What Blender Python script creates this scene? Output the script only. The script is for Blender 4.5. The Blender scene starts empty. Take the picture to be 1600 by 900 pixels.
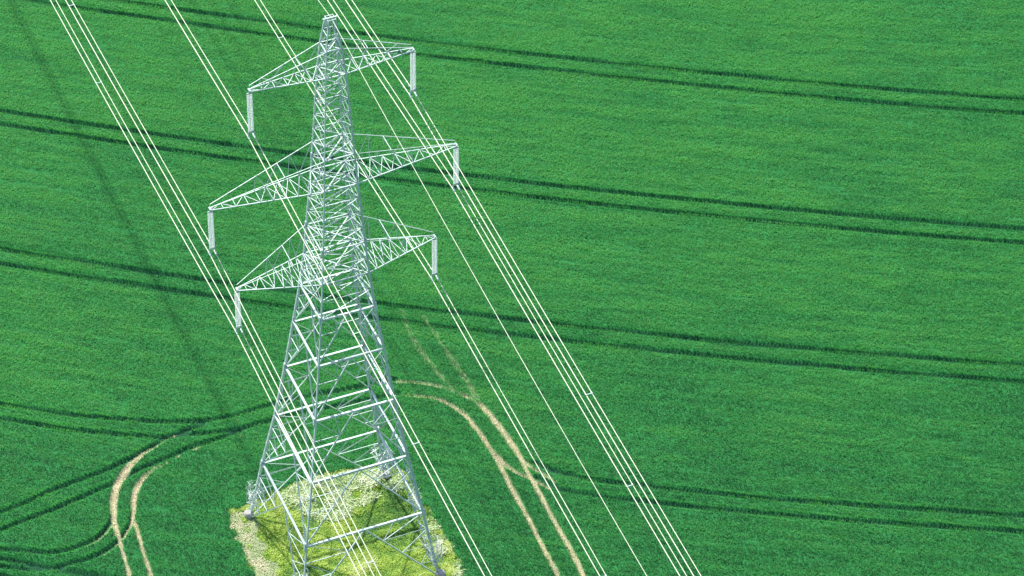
# Aerial view of a lattice electricity pylon standing in a green cereal field
import bpy, math, random
import numpy as np
from mathutils import Vector, Matrix
S = bpy.context.scene
COL = S.collection
random.seed(7); rng = np.random.default_rng(7)

# ------------------------------------------------------------ camera, sky, sun, exposure
def camera():
    cd = bpy.data.cameras.new('camera'); co = bpy.data.objects.new('camera', cd); COL.objects.link(co)
    yaw, pitch, roll = -0.409538, -0.743686, 0.017829
    cy, sy, cp, sp = math.cos(yaw), math.sin(yaw), math.cos(pitch), math.sin(pitch)
    f = Vector((-sy*cp, cy*cp, sp)); r = Vector((cy, sy, 0)); u = r.cross(f)
    cr, sr = math.cos(roll), math.sin(roll)
    r2 = cr*r + sr*u; u2 = -sr*r + cr*u
    m = Matrix((r2, u2, -f)).transposed().to_4x4(); m.translation = Vector((-64.1944, -178.3803, 200.3953))
    co.matrix_world = m
    cd.sensor_width = 36; cd.lens = 5784.3810 * 36 / 1600; cd.clip_end = 20000; cd.clip_start = 1
    S.camera = co
camera()
TRACKS = {'T4u': [(-19.24, 23.84), (-17.11, 22.44), (-15.02, 20.92), (-11.97, 19.23), (-8.9, 17.61), (-6.17, 16.51), (-4.26, 16.04), (-2.22, 15.9), (-0.11, 15.95), (2.47, 15.82), (5.5, 15.44), (8.06, 15.18), (10.13, 15.03)], 'T4l': [(-19.72, 22.29), (-17.18, 20.59), (-15.08, 19.14), (-12.92, 17.89), (-10.75, 16.71), (-8.78, 15.69), (-7.08, 15.38), (-5.22, 14.78), (-3.27, 14.43), (-0.68, 14.37), (1.88, 14.24), (4.92, 13.92), (7.47, 13.65), (9.79, 13.48)], 'T4ur': [(16.36, 2.7), (16.96, 1.87), (17.67, 1.07), (19.01, -0.13), (20.81, -1.44), (22.94, -2.6), (24.57, -3.69), (28.35, -5.88), (32.98, -8.48), (39.81, -12.03), (48.33, -16.42)], 'T4lr': [(15.96, 1.25), (16.69, 0.01), (17.32, -0.98), (18.95, -2.07), (20.57, -3.16), (22.25, -4.13), (24.74, -5.64), (27.66, -7.33), (32.28, -9.92), (39.04, -13.52), (47.54, -17.88)], 'T5u': [(-22.63, 12.75), (-20.56, 12.99), (-18.4, 13.48), (-15.78, 13.8), (-13.67, 14.05), (-11.45, 14.62), (-9.13, 15.39), (-6.92, 15.84), (-5.35, 15.88)], 'T5l': [(-23.17, 10.98), (-21.09, 11.27), (-19.03, 11.51), (-16.91, 11.87), (-14.75, 12.3), (-13.4, 12.55), (-11.7, 13.1), (-9.26, 13.51), (-7.06, 13.95), (-5.52, 13.93), (-2.83, 14.19)], 'T6u': [(-23.72, 9.16), (-22.03, 8.26), (-20.77, 7.54), (-19.4, 7.19), (-17.89, 7.28), (-16.52, 7.65), (-15.49, 8.51), (-14.92, 9.34)], 'T6l': [(-24.23, 7.48), (-22.57, 6.53), (-20.82, 5.82), (-19.34, 5.84), (-17.89, 5.74), (-16.53, 6.1), (-15.35, 6.68), (-14.08, 7.79), (-13.44, 9.1)]}
STRAW = {'S1': [(-15.34, 7.17), (-14.83, 9.31), (-14.56, 10.27), (-13.86, 11.79), (-13.03, 12.91), (-11.93, 13.93), (-10.66, 14.67), (-9.52, 15.02), (-8.46, 15.56)], 'S2': [(-13.76, 8.16), (-13.35, 9.06), (-12.93, 10.33), (-12.32, 11.39), (-11.42, 12.26), (-10.53, 12.78), (-9.73, 12.89)], 'S3': [(-14.85, 9.24), (-15.02, 7.96), (-15.32, 6.31), (-15.54, 4.44), (-15.68, 2.97), (-15.9, 1.0)], 'S4': [(-13.62, 8.1), (-13.78, 6.75), (-13.99, 5.07), (-14.16, 3.39), (-14.26, 2.05), (-14.44, 0.06)], 'S5': [(9.91, 14.74), (10.92, 14.33), (12.0, 13.66), (13.02, 12.87), (13.81, 11.93), (14.78, 10.62), (15.25, 8.91), (15.49, 6.93), (15.64, 5.0), (15.7, 3.26), (16.1, 2.07), (16.64, 1.12), (17.19, -0.05)], 'S6': [(9.91, 13.12), (10.81, 12.68), (12.08, 11.86), (12.78, 10.97), (13.5, 9.46), (13.71, 8.02), (13.86, 6.46), (13.92, 4.95), (14.21, 3.72), (14.58, 2.47), (15.56, 1.05), (16.48, -0.49)], 'S7': [(13.92, 4.95), (13.9, 2.74), (13.79, 0.6), (13.76, -1.7), (13.68, -3.74), (13.56, -6.09), (13.54, -8.53), (13.44, -10.56)], 'S8': [(15.73, 3.7), (15.57, 2.07), (15.57, 0.82), (15.5, -1.54), (15.42, -4.16), (15.4, -6.63), (15.26, -9.09), (15.18, -11.27)], 'S9': [(13.45, 22.36), (12.98, 19.52), (13.07, 16.33), (13.42, 13.86), (13.81, 11.93)], 'S10': [(14.68, 21.06), (14.81, 17.99), (14.98, 14.39), (15.09, 11.64), (15.01, 10.53)]}
STRAW.update({'S11': [(-8.73, 15.37), (-7.44, 15.82), (-6.12, 15.89), (-4.42, 15.58), (-2.66, 15.39)], 'S12': [(-9.91, 12.82), (-8.59, 13.24), (-7.19, 13.56), (-5.34, 13.7), (-3.3, 13.62), (-0.92, 13.71)], 'S13': [(-15.1, 8.49), (-15.83, 7.79), (-16.91, 7.24), (-18.29, 6.81)], 'S14': [(-13.76, 8.16), (-14.76, 6.93), (-16.05, 6.05), (-17.45, 5.57)]})
PLOT = [(-6.7, 6.53), (-5.3, 6.61), (-3.85, 6.81), (-2.26, 7.25), (-0.61, 7.53), (0.97, 7.62), (2.94, 7.34), (5.83, 6.75), (6.89, 6.11), (7.15, 4.54), (7.0, 1.55), (7.31, -1.29), (7.23, -3.38), (7.13, -6.13), (6.92, -9.14), (2.53, -9.39), (-2.56, -9.68), (-7.7, -9.58), (-7.6, -5.96), (-7.38, -1.97), (-7.26, 0.75), (-7.15, 3.01), (-7.08, 4.9)]
PALE = [(-2.64, 6.73), (-0.7, 7.25), (2.79, 6.93), (6.53, 5.86), (7.0, 4.42), (6.05, 3.58), (4.72, 3.89), (3.19, 3.28), (2.17, 2.62), (0.56, 2.42), (-0.77, 2.96), (-1.6, 4.15), (-2.48, 5.22)]
DRY = [(-6.71, 6.21), (-5.47, 6.14), (-5.43, 4.83), (-6.2, 4.08), (-6.21, 1.97), (-6.0, -0.91), (-6.98, -0.85), (-7.09, 1.62), (-7.0, 3.7)]
SUN_EL, SUN_DIR = math.radians(50), Vector((-0.21, 0.978, 0)).normalized()   # towards the sun
def light():
    w = bpy.data.worlds.new('World'); S.world = w; w.use_nodes = True
    nt = w.node_tree; bg = nt.nodes['Background']
    sky = nt.nodes.new('ShaderNodeTexSky'); sky.sky_type = 'NISHITA'; sky.sun_disc = False
    sky.sun_elevation = SUN_EL; sky.sun_rotation = math.atan2(SUN_DIR.x, SUN_DIR.y)
    nt.links.new(sky.outputs[0], bg.inputs[0]); bg.inputs[1].default_value = 0.12
    ld = bpy.data.lights.new('sun', 'SUN'); lo = bpy.data.objects.new('sun', ld); COL.objects.link(lo)
    ld.energy = 4.0; ld.angle = math.radians(0.7); ld.color = (1, 0.96, 0.88)
    d = (SUN_DIR * math.cos(SUN_EL) + Vector((0, 0, math.sin(SUN_EL))))
    lo.rotation_euler = d.to_track_quat('Z', 'Y').to_euler()
light()
S.view_settings.view_transform = 'Standard'; S.view_settings.look = 'None'
S.view_settings.exposure = 0.88; S.view_settings.gamma = 1; S.view_settings.use_curve_mapping = False

# ------------------------------------------------------------ helpers
def tag(o, label=None, cat=None, group=None, kind=None):
    for k, v in (('label', label), ('category', cat), ('group', group), ('kind', kind)):
        if v: o[k] = v
    return o
def empty(name, loc=(0, 0, 0)):
    o = bpy.data.objects.new(name, None); COL.objects.link(o); o.location = loc; o.empty_display_size = 1; return o
class MB:
    """collects shapes and links them as ONE mesh object"""
    def __init__(s): s.v = []; s.f = []; s.sm = []
    def prism(s, p, q, prof, up, caps=True, smooth=False):
        p, q = Vector(p), Vector(q); d = (q - p).normalized(); up = Vector(up)
        a = d.cross(up)
        if a.length < 1e-4: a = d.cross(Vector((1, 0.1, 0)))
        a.normalize(); b = a.cross(d); n0 = len(s.v); n = len(prof)
        for c in (p, q):
            for x, y in prof: s.v.append(c + a*x + b*y)
        for i in range(n):
            j = (i+1) % n; s.f.append((n0+i, n0+j, n0+n+j, n0+n+i)); s.sm.append(smooth)
        if caps:
            s.f.append(tuple(n0+i for i in range(n-1, -1, -1))); s.f.append(tuple(n0+n+i for i in range(n))); s.sm += [False]*2
    def angle(s, p, q, w, up=(0, 0, 1), flip=1):
        """rolled steel angle: one flange across, one along 'up'"""
        t = max(w*0.13, 0.012); f = flip
        s.prism(p, q, [(0, 0), (f*w, 0), (f*w, -t), (f*t, -t), (f*t, -w), (0, -w)] if f > 0 else [(0, 0), (0, -w), (-t, -w), (-t, -t), (-w, -t), (-w, 0)], up)
    def box(s, p, q, w, h, up=(0, 0, 1)):
        s.prism(p, q, [(-w/2, -h/2), (w/2, -h/2), (w/2, h/2), (-w/2, h/2)], up)
    def rod(s, p, q, r, n=6): s.prism(p, q, [(r*math.cos(2*math.pi*i/n), r*math.sin(2*math.pi*i/n)) for i in range(n)], (0.02, 0.01, 1), smooth=n > 5)
    def tube(s, pts, r, n=6):
        n0 = len(s.v); m = len(pts); pts = [Vector(p) for p in pts]
        for k, p in enumerate(pts):
            d = (pts[min(k+1, m-1)] - pts[max(k-1, 0)]).normalized()
            a = d.cross(Vector((0, 0, 1)))
            if a.length < 1e-3: a = d.cross(Vector((1, 0, 0)))
            a.normalize(); b = a.cross(d)
            for i in range(n):
                t = 2*math.pi*i/n; s.v.append(p + a*(r*math.cos(t)) + b*(r*math.sin(t)))
        for k in range(m-1):
            for i in range(n):
                j = (i+1) % n; s.f.append((n0+k*n+i, n0+k*n+j, n0+(k+1)*n+j, n0+(k+1)*n+i)); s.sm.append(True)
        s.f.append(tuple(n0+i for i in range(n-1, -1, -1))); s.f.append(tuple(n0+(m-1)*n+i for i in range(n))); s.sm += [False]*2
    def lathe(s, base, prof, n=14):
        """prof: (radius, z) from top to bottom about a vertical axis at base"""
        n0 = len(s.v); base = Vector(base)
        for r, z in prof:
            for i in range(n):
                t = 2*math.pi*i/n; s.v.append(base + Vector((r*math.cos(t), r*math.sin(t), z)))
        for k in range(len(prof)-1):
            for i in range(n):
                j = (i+1) % n; s.f.append((n0+k*n+i, n0+(k+1)*n+i, n0+(k+1)*n+j, n0+k*n+j)); s.sm.append(True)
        s.f.append(tuple(n0+i for i in range(n))); s.f.append(tuple(n0+(len(prof)-1)*n+i for i in range(n-1, -1, -1))); s.sm += [False]*2
    def plate(s, pts, t, nrm):
        nrm = Vector(nrm).normalized()*t/2; n0 = len(s.v); n = len(pts)
        for sg in (1, -1):
            for p in pts: s.v.append(Vector(p) + nrm*sg)
        s.f.append(tuple(n0+i for i in range(n))); s.f.append(tuple(n0+n+i for i in range(n-1, -1, -1))); s.sm += [False]*2
        for i in range(n):
            j = (i+1) % n; s.f.append((n0+i, n0+n+i, n0+n+j, n0+j)); s.sm.append(False)
    def build(s, name, mat, parent=None, loc=None):
        me = bpy.data.meshes.new(name); me.from_pydata([tuple(v) for v in s.v], [], s.f)
        me.materials.append(mat)
        for p, k in zip(me.polygons, s.sm): p.use_smooth = k
        me.update()
        o = bpy.data.objects.new(name, me); COL.objects.link(o)
        if parent: o.parent = parent
        if loc: o.location = loc
        return o
def mesh_np(name, v, quads, mat, attrs=None, smooth=False):
    """big mesh from numpy arrays (all quads)"""
    me = bpy.data.meshes.new(name); nv, nf = len(v), len(quads)
    me.vertices.add(nv); me.vertices.foreach_set('co', np.ascontiguousarray(v, np.float32).ravel())
    me.loops.add(nf*4); me.loops.foreach_set('vertex_index', np.ascontiguousarray(quads, np.int32).ravel())
    me.polygons.add(nf); me.polygons.foreach_set('loop_start', np.arange(0, nf*4, 4, dtype=np.int32))
    me.polygons.foreach_set('use_smooth', np.full(nf, smooth))
    for k, a in (attrs or {}).items():
        at = me.attributes.new(k, 'FLOAT', 'POINT'); at.data.foreach_set('value', np.ascontiguousarray(a, np.float32).ravel())
    me.update(calc_edges=True); me.materials.append(mat)
    o = bpy.data.objects.new(name, me); COL.objects.link(o); return o

def new_mat(name, rough=0.6, metal=0.0, spec=0.5):
    m = bpy.data.materials.new(name); m.use_nodes = True; nt = m.node_tree
    b = nt.nodes['Principled BSDF']; b.inputs['Roughness'].default_value = rough; b.inputs['Metallic'].default_value = metal
    b.inputs['Specular IOR Level'].default_value = spec
    return m, nt, b
def noise(nt, scale, detail=3, vec=None, rough=0.5):
    n = nt.nodes.new('ShaderNodeTexNoise'); n.inputs['Scale'].default_value = scale; n.inputs['Detail'].default_value = detail
    n.inputs['Roughness'].default_value = rough
    if vec: nt.links.new(vec, n.inputs['Vector'])
    return n.outputs['Fac']
def coords(nt, scale=(1, 1, 1), rot=(0, 0, 0)):
    t = nt.nodes.new('ShaderNodeTexCoord'); mp = nt.nodes.new('ShaderNodeMapping')
    mp.inputs['Scale'].default_value = scale; mp.inputs['Rotation'].default_value = rot
    nt.links.new(t.outputs['Object'], mp.inputs['Vector']); return mp.outputs['Vector']
def ramp(nt, fac, stops):
    r = nt.nodes.new('ShaderNodeValToRGB'); e = r.color_ramp.elements
    while len(e) < len(stops): e.new(0.5)
    for i, (p, c) in enumerate(stops): e[i].position = p; e[i].color = (*c, 1)
    nt.links.new(fac, r.inputs['Fac']); return r.outputs['Color']
def mix(nt, fac, a, b, mode='MIX'):
    m = nt.nodes.new('ShaderNodeMix'); m.data_type = 'RGBA'; m.blend_type = mode
    if isinstance(fac, (int, float)): m.inputs[0].default_value = fac
    else: nt.links.new(fac, m.inputs[0])
    for i, c in ((6, a), (7, b)):
        if isinstance(c, tuple): m.inputs[i].default_value = (*c, 1)
        else: nt.links.new(c, m.inputs[i])
    return m.outputs[2]
def attr(nt, name):
    a = nt.nodes.new('ShaderNodeAttribute'); a.attribute_name = name; return a.outputs['Fac']
def math_n(nt, op, a, b):
    m = nt.nodes.new('ShaderNodeMath'); m.operation = op
    for i, c in enumerate((a, b)):
        if isinstance(c, (int, float)): m.inputs[i].default_value = c
        else: nt.links.new(c, m.inputs[i])
    return m.outputs[0]
def bump(nt, b, h, dist, strength=1.0):
    n = nt.nodes.new('ShaderNodeBump'); n.inputs['Distance'].default_value = dist; n.inputs['Strength'].default_value = strength
    nt.links.new(h, n.inputs['Height']); nt.links.new(n.outputs[0], b.inputs['Normal'])

def steel_mat(name, lo, hi, metal=0.12, rough=0.55):
    m, nt, b = new_mat(name, rough, metal)
    v = coords(nt); f = noise(nt, 1.7, 5, v, 0.65)
    nt.links.new(ramp(nt, f, [(0.3, lo), (0.7, hi)]), b.inputs['Base Color'])
    r = ramp(nt, noise(nt, 6, 3, v), [(0.3, (rough-.1,)*3), (0.8, (rough+.2,)*3)]); nt.links.new(r, b.inputs['Roughness'])
    return m
M_STEEL = steel_mat('galvanised_steel', (0.36, 0.45, 0.44), (0.58, 0.68, 0.64))
M_LEG = steel_mat('galvanised_leg_steel', (0.42, 0.52, 0.52), (0.64, 0.73, 0.71))
M_WIRE = steel_mat('aluminium_conductor', (0.46, 0.50, 0.36), (0.64, 0.70, 0.55), 0.15, 0.5)
M_CONC = steel_mat('concrete', (0.30, 0.29, 0.27), (0.42, 0.41, 0.38), 0.0, 0.85)
M_BARB = steel_mat('barbed_wire_steel', (0.55, 0.60, 0.60), (0.75, 0.8, 0.8), 0.3, 0.4)

# leaf materials: reflect + let light through
def leaf_mat(name, stops, thru=0.5, rough=0.55, tex=None):
    m, nt, b = new_mat(name, rough, 0, 0.35)
    c = ramp(nt, attr(nt, 'tint'), stops)
    if tex: c = tex(nt, c)
    nt.links.new(c, b.inputs['Base Color'])
    tr = nt.nodes.new('ShaderNodeBsdfTranslucent'); nt.links.new(c, tr.inputs['Color'])
    ms = nt.nodes.new('ShaderNodeMixShader'); ms.inputs[0].default_value = thru
    out = nt.nodes['Material Output']
    nt.links.new(b.outputs[0], ms.inputs[1]); nt.links.new(tr.outputs[0], ms.inputs[2]); nt.links.new(ms.outputs[0], out.inputs[0])
    return m
M_INS = leaf_mat('toughened_white_glass', [(0.0, (0.92, 0.95, 0.95)), (1.0, (0.95, 0.97, 0.97))], 0.8, 0.25)
TRAM_ROT = 0.60
M_CROP = leaf_mat('young_cereal_leaf', [(0.0, (0.018, 0.160, 0.042)), (0.45, (0.056, 0.305, 0.070)), (1.0, (0.128, 0.46, 0.098))])
M_STRAWLEAF = leaf_mat('flattened_straw', [(0.0, (0.36, 0.36, 0.17)), (0.5, (0.56, 0.52, 0.30)), (1.0, (0.68, 0.62, 0.42))], 0.2, 0.7)
M_GRASS = leaf_mat('rough_grass_leaf', [(0.0, (0.12, 0.33, 0.07)), (0.35, (0.32, 0.54, 0.09)), (0.7, (0.58, 0.72, 0.12)), (1.0, (0.74, 0.80, 0.38))], 0.4)
M_DRY = leaf_mat('dry_grass_leaf', [(0.0, (0.26, 0.44, 0.15)), (0.5, (0.50, 0.58, 0.30)), (1.0, (0.78, 0.70, 0.50))], 0.25)
M_PALE = leaf_mat('pale_weed_leaf', [(0.0, (0.28, 0.46, 0.12)), (0.5, (0.62, 0.72, 0.38)), (1.0, (0.86, 0.84, 0.74))], 0.3)

def field_mat():
    m, nt, b = new_mat('field_ground', 0.9, 0, 0.1)
    v = coords(nt, (0.12, 1.6, 1), (0, 0, TRAM_ROT))
    streak = noise(nt, 1.0, 4, v, 0.6)
    fine = noise(nt, 7, 4, coords(nt), 0.7)
    g = ramp(nt, fine, [(0.25, (0.020, 0.13, 0.040)), (0.7, (0.036, 0.23, 0.060))])
    g = mix(nt, 0.35, g, ramp(nt, streak, [(0.35, (0.012, 0.11, 0.028)), (0.65, (0.03, 0.22, 0.05))]))
    g = mix(nt, attr(nt, 'open_field'), g, ramp(nt, math_n(nt, 'ADD', math_n(nt, 'MULTIPLY', fine, .5), math_n(nt, 'MULTIPLY', streak, .5)), [(0.3, (0.022, 0.11, 0.020)), (0.7, (0.045, 0.17, 0.028))]))   # standing crop seen as one surface, beyond the modelled leaves
    shaded_rut = ramp(nt, fine, [(0.3, (0.012, 0.06, 0.034)), (0.7, (0.022, 0.095, 0.045))])  # green regrowth in the ruts, the groove's shade worked into its colour
    st = ramp(nt, fine, [(0.25, (0.34, 0.32, 0.17)), (0.7, (0.66, 0.58, 0.40))])
    plot = ramp(nt, noise(nt, 1.6, 4, coords(nt), 0.6), [(0.3, (0.10, 0.22, 0.05)), (0.7, (0.34, 0.42, 0.13))])
    c = mix(nt, attr(nt, 'rut'), g, shaded_rut); c = mix(nt, attr(nt, 'straw'), c, st); c = mix(nt, attr(nt, 'plot'), c, plot)
    nt.links.new(c, b.inputs['Base Color']); bump(nt, b, fine, 0.12, 0.8)
    return m
M_FIELD = field_mat()

# ------------------------------------------------------------ the field
# ground seen by the camera, with a margin
VIEW = [(-16, 84), (92, 44), (60, -33), (-36, 0), (-30, 20)]
def vnoise(x, y, sc, seed):
    r = np.random.default_rng(seed).random((256, 256)); x = x/sc; y = y/sc
    xi = np.floor(x).astype(int); yi = np.floor(y).astype(int); fx = x-xi; fy = y-yi
    fx = fx*fx*(3-2*fx); fy = fy*fy*(3-2*fy); g = lambda a, b: r[a % 256, b % 256]
    return (g(xi, yi)*(1-fx)+g(xi+1, yi)*fx)*(1-fy) + (g(xi, yi+1)*(1-fx)+g(xi+1, yi+1)*fx)*fy
def row_coord(x, y):            # drill rows run parallel to the tramlines
    xx = np.clip(x, -60, 130); return (y - (-0.690*xx + 0.00122*xx**2))*0.86
def plot_mask(x, y):            # the crop edge is not a ruled line
    return inside(x+0.5*(vnoise(x, y, .6, 51)-.5)+.3*(vnoise(x, y, .25, 52)-.5), y+0.4*(vnoise(x, y, .5, 53)-.5), PLOT)
def inside(x, y, poly):
    r = np.zeros(x.shape, bool); n = len(poly)
    for i in range(n):
        (x1, y1), (x2, y2) = poly[i], poly[(i+1) % n]
        if y1 == y2: continue
        c = ((y1 > y) != (y2 > y)) & (x < (x2-x1)*(y-y1)/(y2-y1)+x1); r ^= c
    return r
def resample(pts, step=0.1):
    p = np.array(pts, float); n = len(p); q = []
    for i in range(n-1):
        a, b = p[max(i-1, 0)], p[min(i+2, n-1)]; p1, p2 = p[i], p[i+1]
        m = max(int(np.linalg.norm(p2-p1)/step), 1)
        for t in np.arange(m)/m:
            q.append(0.5*((2*p1)+(-a+p2)*t+(2*a-5*p1+4*p2-b)*t*t+(-a+3*p1-3*p2+b)*t**3))
    q.append(p[-1]); q = np.array(q)
    k = int(0.8/step) | 1                                            # even out the hand-drawn line
    if len(q) > 3*k:
        pad = np.concatenate([np.repeat(q[:1], k//2, 0), q, np.repeat(q[-1:], k//2, 0)])
        q = np.stack([np.convolve(pad[:, i], np.ones(k)/k, 'valid') for i in (0, 1)], 1)
    return q
X0, X1, Y0, Y1, RS = -60., 110., -60., 100., 0.1
NX, NY = int((X1-X0)/RS)+1, int((Y1-Y0)/RS)+1
def raster(curves, reach, widths=None):
    d = np.full((NX, NY), 9., np.float32); k = int(reach/RS)+1
    ox, oy = np.meshgrid(np.arange(-k, k+1), np.arange(-k, k+1), indexing='ij')
    for c in curves:
        ix = np.round((c[:, 0]-X0)/RS).astype(int); iy = np.round((c[:, 1]-Y0)/RS).astype(int)
        wd = np.ones(len(c)) if widths is None else np.interp(np.linspace(0, 1, len(c)), np.linspace(0, 1, len(widths)), widths)
        for a, b, x, y, g in zip(ix, iy, c[:, 0], c[:, 1], wd):
            if a < k+1 or b < k+1 or a > NX-k-2 or b > NY-k-2: continue
            sl = d[a-k:a+k+1, b-k:b+k+1]
            np.minimum(sl, np.hypot((a+ox)*RS+X0-x, (b+oy)*RS+Y0-y)/g, out=sl)
    return d
def look(d, x, y):
    fx = np.clip((x-X0)/RS, 0, NX-1.001); fy = np.clip((y-Y0)/RS, 0, NY-1.001)
    i = fx.astype(int); j = fy.astype(int); fx = fx-i; fy = fy-j
    return (d[i, j]*(1-fx)+d[i+1, j]*fx)*(1-fy)+(d[i, j+1]*(1-fx)+d[i+1, j+1]*fx)*fy
TRAM = {'a': (1.21e-3, -0.7114, 70.57, 2.12), 'b': (1.18e-3, -0.6880, 50.35, 2.0), 'c': (1.33e-3, -0.6677, 30.32, 2.08),
        'z': (1.22e-3, -0.72, 91.5, 2.1), 'y': (1.25e-3, -0.665, -9.5, 2.1)}
dark = []
for a, b, c, w in TRAM.values():
    xs = np.arange(-58, 108, 0.09)
    for s in (-w/2, w/2): dark.append(np.stack([xs, a*xs**2+b*xs+c+s], 1))
ext = lambda p, q, L: (q[0]+(q[0]-p[0])*L, q[1]+(q[1]-p[1])*L)
for k, p in TRACKS.items():
    p = list(p)
    if k in ('T4ur', 'T4lr'): p.append(ext(p[-2], p[-1], 5))
    else: p.insert(0, ext(p[1], p[0], 8))
    dark.append(resample(p))
STRAW['S7'].append((13.3, -30)); STRAW['S8'].append((15.0, -30)); STRAW['S3'].append((-17.5, -28)); STRAW['S4'].append((-16.0, -28))
straw_w = {'S1': (.12, .20, .28, .30, .29, .27, .20, .10, .05), 'S2': (.10, .17, .24, .24, .19, .11, .05), 'S3': (.13,), 'S4': (.14,), 'S5': (.10, .13, .16, .20, .22, .22, .10, .06),
           'S6': (.09, .13, .16, .19, .20, .12, .07), 'S7': (.19,), 'S8': (.18,), 'S9': (.12, .20, .22), 'S10': (.12, .20, .24),
           'S11': (.05, .035, .02), 'S12': (.05, .035, .03, .02), 'S13': (.10, .07, .04), 'S14': (.10, .07, .04)}
D_DARK = raster(dark, 0.9)
D_STRAW = np.full((NX, NY), 9., np.float32)
for k, p in STRAW.items(): D_STRAW = np.minimum(D_STRAW, raster([resample(p)], 1.0, straw_w[k]))
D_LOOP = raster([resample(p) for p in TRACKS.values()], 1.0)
D_FAINT = raster([resample(STRAW['S9']), resample(STRAW['S10'])], 1.0)
CROP_H = 0.36
def track_values(x, y):
    wob = 0.85+0.30*vnoise(x, y, 2.2, 3); dd = look(D_DARK, x, y); ds = look(D_STRAW, x, y)
    rut = np.clip((0.232*wob-dd)/0.08, 0, 1); stw = np.clip((1.25*wob-ds)/0.5, 0, 1)
    faint = look(D_FAINT, x, y) < 0.6
    stw = np.where(faint, stw*np.clip(.25+.5*vnoise(x, y, 0.5, 9), 0, 1)*0.6, stw)
    return rut, stw
def axis(a, b, lo, hi, st, far):
    mid = np.arange(a, b+1e-6, st); out = [b]; g = st
    while out[-1] < far: g *= 1.25; out.append(out[-1]+g)
    out2 = [a]; g = st
    while out2[-1] > -far: g *= 1.25; out2.append(out2[-1]-g)
    return np.concatenate([out2[:0:-1], mid, out[1:]])
def ground():
    ax = axis(-34, 88, 0, 0, 0.15, 5000.); ay = axis(-32, 82, 0, 0, 0.15, 5000.)
    X, Y = np.meshgrid(ax, ay, indexing='ij'); X = X.ravel(); Y = Y.ravel()
    rut, stw = track_values(X, Y); pl = plot_mask(X, Y).astype(float)
    base = 0.20+0.05*vnoise(X, Y, 0.5, 1)+0.03*vnoise(X, Y, 0.2, 2)
    Z = base*(1-np.clip(rut+stw*0.8, 0, 1)) - 0.04*rut
    Z = np.where(inside(X, Y, VIEW), Z, Z+0.15*(1-np.clip(rut+stw, 0, 1)))
    Z = np.where(pl > 0, 0.04*vnoise(X, Y, 0.8, 5), Z)
    nx, ny = len(ax), len(ay); i, j = np.meshgrid(np.arange(nx-1), np.arange(ny-1), indexing='ij')
    a = (i*ny+j).ravel(); q = np.stack([a, a+ny, a+ny+1, a+1], 1)
    o = mesh_np('field', np.stack([X, Y, Z], 1), q, M_FIELD, {'rut': rut, 'straw': stw, 'plot': pl, 'open_field': 1-inside(X, Y, VIEW).astype(float)}, True)
    tag(o, 'green cereal field crossed by paired tramlines and pale wheel tracks', None, None, 'structure'); return o
ground()

def blades(name, x, y, z, h, w, lean, tint, mat, az=None):
    n = len(x); az = rng.random(n)*2*np.pi if az is None else az
    d = np.stack([np.cos(az), np.sin(az), 0*az], 1); s = np.stack([-np.sin(az), np.cos(az), 0*az], 1)
    tw = rng.normal(0, .5, n)[:, None]; s = s+d*tw; s /= np.linalg.norm(s, axis=1)[:, None]
    r = np.stack([x, y, z], 1); up = np.array([0, 0, 1.]); h = h[:, None]; w = w[:, None]/2; l = lean[:, None]
    mid = r+up*h*0.68*np.sqrt(np.clip(1-l*l*0.4, .1, 1))+d*h*l*0.35; tip = r+up*h*np.clip(1-0.55*l*l, .15, 1)+d*h*l*0.95
    v = np.stack([r, mid-s*w, tip, mid+s*w], 1).reshape(-1, 3)
    q = np.arange(n*4).reshape(-1, 4)
    return mesh_np(name, v, q, mat, {'tint': np.repeat(tint, 4)})
# ground seen by the camera, with a margin
def crop():
    N = 2300000
    x = rng.uniform(-38, 93, N); y = rng.uniform(-34, 85, N)
    # pull roots towards drill rows
    rc = row_coord(x, y); sp = 0.25; off = (np.round(rc/sp)*sp-rc)*0.7; y = y+off/0.86
    k = inside(x, y, VIEW) & ~plot_mask(x, y)
    rut, stw = track_values(x, y)
    k &= (rut < 0.3) & (stw < 0.1+0.8*rng.random(N))
    x, y, stw = x[k], y[k], stw[k]; n = len(x); rc = row_coord(x, y); along = x*0.8-y*0.55
    st1 = vnoise(along, rc*1.0, 1.0, 11); st = vnoise(along/12, rc, 0.55, 12)*0.45+vnoise(along/8, rc, 0.27, 13)*0.55
    lump = .5+.6*(vnoise(x, y, 0.45, 14)-.5)
    big = vnoise(x, y, 14, 15)*.6+vnoise(x, y, 6, 16)*.4
    h = CROP_H*(0.76+0.34*st+0.15*lump+0.10*rng.random(n))*(1.0+0.25*(big-.5))
    tint = np.clip(0.45+0.65*(big-0.5)+1.3*(st-0.5)+rng.normal(0, .07, n)+0.0090*(y-13)+0.001*x, 0, 1)
    seam = vnoise(rc, along/30, 0.16, 17); seam = np.clip((seam-.78)*7, 0, 1)*(vnoise(along, rc, 3.5, 18) > .35)   # thin gaps between drill passes
    h *= 1-.40*seam; tint = np.clip(tint-.45*seam, 0, 1)
    dl = look(D_LOOP, x, y); tint = np.clip(tint+0.5*((dl > .2) & (dl < .50)), 0, 1)                               # paler pressed crop beside the loops; sunlit rut edge painted into the tint
    lean = rng.uniform(.25, .95, n)*np.where(look(D_DARK, x, y) < .5, .45, 1)
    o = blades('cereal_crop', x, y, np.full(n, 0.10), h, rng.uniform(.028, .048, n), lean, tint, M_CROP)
    tag(o, 'dense green cereal crop growing in drilled rows', 'crop', None, 'stuff'); return n
NCROP = crop()
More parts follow.
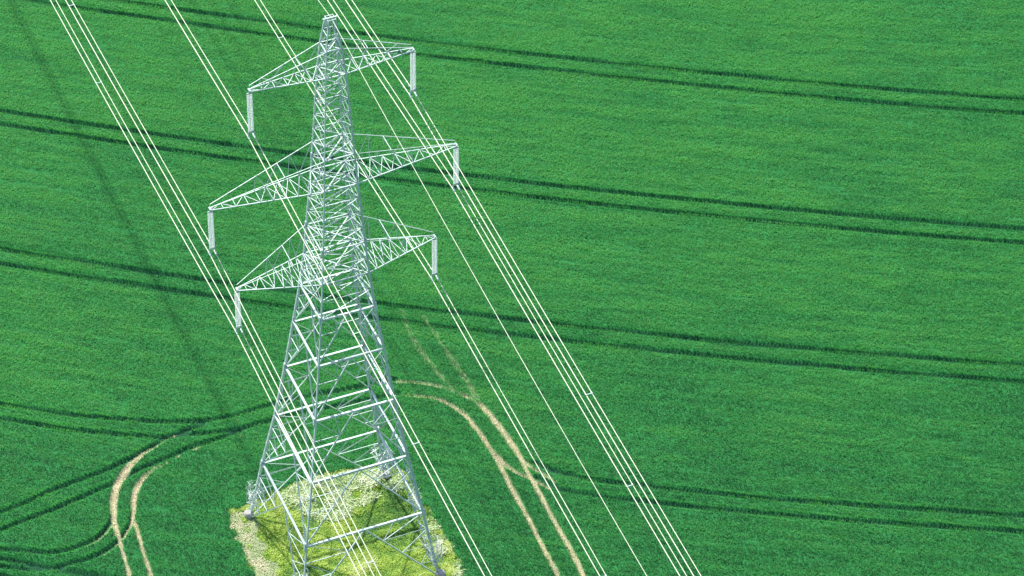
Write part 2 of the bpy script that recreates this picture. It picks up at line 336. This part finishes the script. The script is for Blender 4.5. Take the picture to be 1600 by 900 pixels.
def straw():
    N = 900000; x = rng.uniform(-24, 20, N); y = rng.uniform(-22, 24, N); rut, stw = track_values(x, y)
    k = (stw > 0.3+0.4*rng.random(N)) & inside(x, y, VIEW) & ~plot_mask(x, y) & (rng.random(N) < .55); x, y = x[k], y[k]; n = len(x)
    o = blades('flattened_straw', x, y, np.full(n, 0.05), rng.uniform(.08, .18, n), rng.uniform(.02, .04, n), rng.uniform(.9, 1.2, n), np.clip(vnoise(x, y, .6, 21)*.8+rng.normal(.1, .2, n), 0, 1), M_STRAWLEAF)
    tag(o, 'pale flattened straw lying in the curving wheel tracks', 'straw', None, 'stuff')
straw()
def plot_growth():
    N = 130000; x = rng.uniform(-8, 8, N); y = rng.uniform(-10, 8, N)
    k = plot_mask(x, y); x, y = x[k], y[k]
    pale = inside(x, y, PALE) & (vnoise(x, y, .9, 31) > .30); dry = inside(x, y, DRY) & (vnoise(x, y, .5, 43) > .25) | ((x < -6.1+1.2*vnoise(x, y, 1.1, 39)) & (y < 6.2) & (vnoise(x, y, .6, 40) > .35))
    edge = (x > 5.9+0.6*vnoise(x, y, .8, 33)) & (y < 3); pale |= edge & (vnoise(x, y, .5, 34) > .58)
    g = ~pale & ~dry; cl = vnoise(x, y, .7, 35)*.6+vnoise(x, y, .3, 36)*.4
    xs, ys, c = x[g], y[g], cl[g]; n = len(xs)
    tuft = vnoise(xs, ys, 2.6, 37)
    t = np.clip(0.28+0.9*(tuft-.35)+0.9*(c-.5)+rng.normal(0, .14, n), 0, 1)
    o = blades('rough_grass', xs, ys, np.full(n, 0.0), (0.10+0.34*c**1.5)*rng.uniform(.7, 1.2, n), rng.uniform(.035, .065, n), rng.uniform(.3, 1, n), t, M_GRASS)
    tag(o, 'yellow green rough grass and bramble between the pylon legs', 'grass', None, 'stuff')
    xs, ys, c = x[pale], y[pale], cl[pale]; n = len(xs); r2 = rng.random(n) < .8; xs, ys, c = xs[r2], ys[r2], c[r2]; n = len(xs)
    o = blades('pale_weeds', xs, ys, np.full(n, 0.0), (0.18+0.55*c)*rng.uniform(.5, 1.1, n), rng.uniform(.035, .085, n), rng.uniform(.4, 1, n), np.clip(.1+1.1*(c-.25)+rng.normal(0, .25, n), 0, 1), M_PALE)
    tag(o, 'whitish weeds and dead stalks along the far edge of the pylon plot', 'weeds', None, 'stuff')
    xs, ys = x[dry], y[dry]; n = len(xs)
    o = blades('dry_grass', xs, ys, np.full(n, 0.0), rng.uniform(.1, .25, n), rng.uniform(.03, .07, n), rng.uniform(.6, 1.1, n), np.clip(.30+.35*np.clip((-5.2-xs), 0, 1)+.7*(vnoise(xs, ys, .7, 41)-.5)+rng.normal(0, .15, n), 0, 1), M_DRY)
    tag(o, 'short pale dry grass strip on the left edge of the pylon plot', 'grass', None, 'stuff')
plot_growth()

# ------------------------------------------------------------ the pylon
LV = [0.0, 6.27, 11.65, 16.93, 21.61, 25.46, 27.0, 28.46, 29.8, 31.2, 32.5, 33.8, 35.1, 36.32, 37.6, 38.9, 40.1, 41.3, 42.5, 43.6, 44.65, 45.65, 46.7, 47.7, 48.9, 50.0]
ARMZ = {28.46, 31.2, 36.32, 38.9, 45.65, 47.7}
WK = [(0, 5.46), (6.27, 4.59), (11.65, 3.74), (16.93, 3.05), (21.61, 2.50), (25.46, 2.05), (28.46, 1.78), (36.32, 1.25), (45.65, 0.76), (47.7, 0.58), (50.0, 0.27)]
def hw(z): return float(np.interp(z, [a for a, b in WK], [b for a, b in WK]))
CN = [(-1, -1), (1, -1), (1, 1), (-1, 1)]
def corner(i, z): w = hw(z); a, b = CN[i % 4]; return Vector((a*w, b*w, z))
ARMS = [(28.463, 31.2, 7.292), (36.322, 38.9, 8.890), (45.647, 47.7, 5.761)]       # lower chord z, upper chord z at the body, reach
def pylon():
    root = empty('electricity_pylon')
    tag(root, 'tall galvanised steel lattice electricity pylon standing on a grassy plot in the field', 'pylon')
    nL = len(LV)-1
    for c in range(4):
        m = MB()
        for k in range(nL):
            p, q = corner(c, LV[k]), corner(c, LV[k+1]); s = 0.17 if k < 3 else 0.15 if k < 6 else 0.13 if k < 13 else 0.10
            out = Vector((CN[c][0], 0, 0)); fl = 1 if CN[c][0]*CN[c][1] > 0 else -1
            m.angle(p, q, s, out, fl)
            if k in (1, 3, 5, 9, 14):                                 # bolted splice plates
                d = (q-p).normalized(); m.box(p-d*0.3, p+d*0.3, s*1.15, s*1.15, out)
        if c == 1 or c == 3:                                         # step bolts
            b = m
            for k in range(int((48-4)/0.45)):
                z = 4+k*0.45; p = corner(c, z); b.rod(p, p+Vector((CN[c][0]*0.16*(k % 2), CN[c][1]*0.16*((k+1) % 2), 0)), 0.012, 4)
        m.build('leg', M_LEG, root)
        f = MB(); p = corner(c, 0); f.lathe((p.x+CN[c][0]*.05, p.y+CN[c][1]*.05, 0), [(0.22, 0.55), (0.34, 0.45), (0.36, -0.3)], 16)
        f.build('concrete_footing', M_CONC, root)
    # horizontals
    for k in range(1, nL+1):
        z = LV[k]; s = 0.155 if k < 4 else 0.14 if k < 6 else 0.075 if z in ARMZ else 0.042
        for c in range(4):
            p, q = corner(c, z), corner(c+1, z)
            n = Vector(((p.x+q.x), (p.y+q.y), 0)).normalized()
            m = MB(); m.angle(p+n*.02, q+n*.02, s, (0, 0, 1), -1)
            m.build('horizontal_beam', M_STEEL, root)
        if z in ARMZ:                    # plan bracing at the arms
            m = MB(); m.angle(corner(0, z-.05), corner(2, z-.05), .08); m.angle(corner(1, z-.12), corner(3, z-.12), .08); m.build('plan_brace', M_STEEL, root)
    # K panels below, X panels above
    def L(a, b, t): return a+(b-a)*t
    for k in range(nL):
        z0, z1 = LV[k], LV[k+1]
        for c in range(4):
            a0, b0, a1, b1 = corner(c, z0), corner(c+1, z0), corner(c, z1), corner(c+1, z1)
            n = Vector(((a0.x+b0.x), (a0.y+b0.y), 0)).normalized(); i = n*-.03
            if k < 5:
                mid = L(a1, b1, .5); s = 0.085; r = 0.050
                for p0 in (a0, b0): m = MB(); m.angle(p0+i, mid+i, s, n, 1 if p0 is a0 else -1); m.build('main_brace', M_STEEL, root)
                for p0, p1 in ((a0, a1), (b0, b1)):                  # secondary members between leg and brace
                    m = MB(); ts = (0.25, 0.5, 0.75) if k < 2 else (0.33, 0.66)
                    pts = [(L(p0, p1, t), L(p0, mid, t)) for t in ts]
                    for j, (u, v) in enumerate(pts):
                        m.angle(u+i, v+i, r, n)
                        nx = pts[j+1][0] if j+1 < len(pts) else p1
                        m.angle(v+i*1.5, nx+i*1.5, r, n)
                    m.angle(L(p0, mid, ts[-1])+i*1.7, L(p1, mid, .5)+i*1.7, r, n)
                    m.build('secondary_bracing', M_STEEL, root)
            else:
                s = 0.06 if k < 14 else 0.052; m = MB()
                (m.angle(a0+i, b1+i, s, n) if k % 2 else m.angle(b0+i, a1+i, s, n))
                t2 = s*.8 if z1 in ARMZ or k == 5 else s*.62; (m.angle(b0+i*1.8, a1+i*1.8, t2, n) if k % 2 else m.angle(a0+i*1.8, b1+i*1.8, t2, n))
                m.build('cross_brace', M_STEEL, root)
    # cross arms
    for zb, zt, A in ARMS:
        for s in (-1, 1):
            wb, wt = hw(zb), hw(zt); tw = 0.16
            m = MB(); B = []; T = []
            for y in (-1, 1):
                b0, b1 = Vector((s*wb, y*wb, zb)), Vector((s*A, y*tw, zb)); t0, t1 = Vector((s*wt, y*wt, zt)), Vector((s*(A-.05), y*tw*.8, zb+.28))
                m.angle(b0, b1, 0.065, (0, 0, 1), y*s); m.angle(t0, t1, 0.042, (0, 0, 1), -y*s); B.append((b0, b1)); T.append((t0, t1))
            m.box((s*A, -tw, zb), (s*A, tw, zb), .12, .1)
            arm = m.build('cross_arm', M_STEEL, root)
            m = MB(); nb = 9 if A > 7 else 6
            for y in (0, 1):
                for j in range(nb):
                    t0_, t1_ = j/nb, (j+1)/nb; e = Vector((0, -.02 if y == 0 else .02, 0))
                    pb0, pb1, pt0, pt1 = L(*B[y], t0_), L(*B[y], t1_), L(*T[y], t0_), L(*T[y], t1_)
                    if j in (2, 5): m.angle(pb0+e, pt0+e, .045, (1, 0, 0))
                    if j in (1, 4): m.angle(pb0+e*1.5, pt1+e*1.5, .045, (1, 0, 0))
                    if j in (0, 3): m.angle(pt0+e*1.5, pb1+e*1.5, .045, (1, 0, 0))
            for Q, dz in ((B, -.02), (T, .02)):
                if Q is T: m.angle(L(*Q[0], .35), L(*Q[1], .35), .045); continue
                for j in range(nb):
                    t0_, t1_ = j/nb, (j+1)/nb; e = Vector((0, 0, dz))
                    m.angle(L(*Q[0], t1_)+e, L(*Q[1], t1_)+e, .04)
                    a, b = (L(*Q[0], t0_), L(*Q[1], t1_)) if j % 2 else (L(*Q[1], t0_), L(*Q[0], t1_)); m.angle(a+e*2, b+e*2, .042)
                    if Q is B and j < 4:
                        a, b = (L(*Q[1], t0_), L(*Q[0], t1_)) if j % 2 else (L(*Q[0], t0_), L(*Q[1], t1_)); m.angle(a+e*4, b+e*4, .042)
            m.build('lacing', M_STEEL, arm)
            m = MB(); m.plate([(s*(A-.22), 0, zb+.05), (s*(A+.08), 0, zb+.05), (s*(A+.05), 0, zb-.22), (s*(A-.1), 0, zb-.22)], .03, (0, 1, 0))
            m.build('hanger_plate', M_STEEL, arm)
    m = MB(); m.angle((-.55, 0, 50.06), (.45, 0, 50.06), .10, (0, 0, 1)); m.rod((0, 0, 49.8), (0, 0, 50.06), .04)
    m.build('peak_crossbar', M_STEEL, root)
    # anti-climbing guards of barbed wire round each leg
    for c in range(4):
        m = MB(); w = MB(); rr = random.Random(c*9+1)
        for kz in range(6):
            z = 1.5+0.42*kz; p = corner(c, z); R = 0.28+0.06*kz
            pts = [Vector((p.x+a*R+rr.uniform(-.18, .18), p.y+b*R+rr.uniform(-.18, .18), z+rr.uniform(-.22, .22))) for a, b in ((-1, -1), (1, -1), (1, 1), (-1, 1))]
            for j in range(4):
                a, b = pts[j], pts[(j+1) % 4]; line = [L(a, b, t/6)+Vector((rr.uniform(-.07, .07), rr.uniform(-.07, .07), rr.uniform(-.1, .06))) for t in range(7)]
                w.tube(line, .012, 4)
                for _ in range(8):
                    q = L(a, b, rr.random()); v = Vector((rr.uniform(-1, 1), rr.uniform(-1, 1), rr.uniform(-1, 1)))*.07; w.rod(q-v, q+v, .010, 3)
            if kz < 5:                                               # loose strands running up between the rounds
                for j in range(3):
                    a = pts[rr.randrange(4)]; w.tube([a, a+Vector((rr.uniform(-.3, .3), rr.uniform(-.3, .3), .3)), p+Vector((rr.uniform(-.6, .6), rr.uniform(-.6, .6), .7))], .013, 4)
        for a, b in ((-1, -1), (1, -1), (1, 1), (-1, 1)):
            m.angle(corner(c, 1.5), corner(c, 1.5)+Vector((a*.36, b*.36, 0)), .05); m.angle(corner(c, 1.5)+Vector((a*.36, b*.36, 0)), corner(c, 3.5)+Vector((a*.6, b*.6, 0)), .03)
        g = m.build('anti_climbing_guard', M_STEEL, root); w.build('barbed_wire', M_BARB, g)
    return root
pylon()

# ------------------------------------------------------------ insulators, conductors, earth wire
INS = 4.00; SEP = 0.40
ARMN = {0: 'bottom', 1: 'middle', 2: 'top'}
def insulator():
    """origin at the arm tip; hangs down"""
    root = empty('insulator_set')
    m = MB(); m.rod((0, 0, 0), (0, 0, -.26), .035, 6); m.box((-.19, 0, -.28), (.19, 0, -.28), .05, .12); m.build('upper_yoke', M_STEEL, root)
    for s in (-1, 1):
        prof = [(.022, -.33)]; z = -.40
        while z > -3.42: prof += [(.030, z), (.098, z-.024), (.10, z-.036), (.030, z-.060)]; z -= .137
        prof += [(.022, -3.50)]
        m = MB(); m.lathe((s*.105, 0, 0), prof, 12); m.build('insulator_string', M_INS, root)
    m = MB(); m.plate([(-.17, 0, -3.46), (.17, 0, -3.46), (.26, 0, -3.66), (-.26, 0, -3.66)], .04, (0, 1, 0)); m.build('lower_yoke', M_STEEL, root)
    for s in (-1, 1):
        m = MB(); m.rod((s*SEP/2, 0, -3.64), (s*SEP/2, 0, -3.95), .03); m.box((s*SEP/2, -.22, -4.0), (s*SEP/2, .22, -4.0), .10, .13); m.build('suspension_clamp', M_STEEL, root)
    for s in (-1, 1):
        m = MB(); m.tube([(0, s*.05, -3.5), (0, s*.28, -3.45), (0, s*.42, -3.28), (0, s*.40, -3.08)], .018); m.build('arcing_horn', M_STEEL, root)
    return root
def kids(o): return [c for c in bpy.data.objects if c.parent == o]
def copy_tree(o):
    n = o.copy(); COL.objects.link(n)
    for ch in kids(o):
        c = ch.copy(); COL.objects.link(c); c.parent = n
    return n
proto = None
SIDE = {-1: 'left', 1: 'right'}
for k, (zb, zt, A) in enumerate(ARMS):
    for s in (-1, 1):
        o = insulator() if proto is None else copy_tree(proto)
        if proto is None: proto = o
        o.location = (s*A, 0, zb-.0)
        tag(o, 'white twin insulator strings hanging from the %s %s cross arm tip' % (ARMN[k], SIDE[s]), 'insulator', 'insulators hanging from the pylon cross arms')
S1, Q1, S2, Q2 = 0.06598, 0.00032, 0.05046, 0.00021
def sag(z, y, e=False):
    if e: return z-.12785*y+.00025*y*y if y > 0 else z+.09539*y+.00064*y*y
    return z-S1*y+Q1*y*y if y > 0 else z+S2*y+Q2*y*y
def conductor(x, z, label):
    root = empty('conductor_pair', (x, 0, z)); tag(root, label, 'power line', 'twin conductors carried by the pylon')
    ys = [-120+i*3 for i in range(81)]
    for s in (-1, 1):
        m = MB(); m.tube([(s*SEP/2, y, sag(0, y)) for y in ys], 0.036 if s < 0 else 0.030, 6); m.build('wire', M_WIRE, root)
        for y in (-1.6, 1.5):
            m = MB(); zz = sag(0, y)
            m.box((s*SEP/2, y, zz), (s*SEP/2, y, zz-.10), .04, .05, (0, 1, 0)); m.rod((s*SEP/2, y-.24, zz-.12), (s*SEP/2, y+.24, zz-.12), .012, 5)
            for e in (-1, 1): m.rod((s*SEP/2, y+e*.16, zz-.12), (s*SEP/2, y+e*.30, zz-.12), .035, 8)
            m.build('vibration_damper', M_STEEL, root)
    for y in (-90, -29.5, 31.5, 92):
        m = MB(); zz = sag(0, y); m.box((-SEP/2, y, zz), (SEP/2, y, zz), .04, .04)
        for s in (-1, 1): m.rod((s*SEP/2, y-.11, zz), (s*SEP/2, y+.11, zz), .045, 8)
        m.build('spacer', M_LEG, root)
for k, (zb, zt, A) in enumerate(ARMS):
    for s in (-1, 1):
        conductor(s*A, zb-INS, 'pair of aluminium power lines clamped below the %s %s cross arm' % (ARMN[k], SIDE[s]))
m = MB(); m.tube([(0.05, y, sag(49.98, y, True)) for y in [-120+i*3 for i in range(81)]], .022, 6)
tag(m.build('earth_wire', M_WIRE), 'single thin earth wire running over the pylon peak', 'power line')
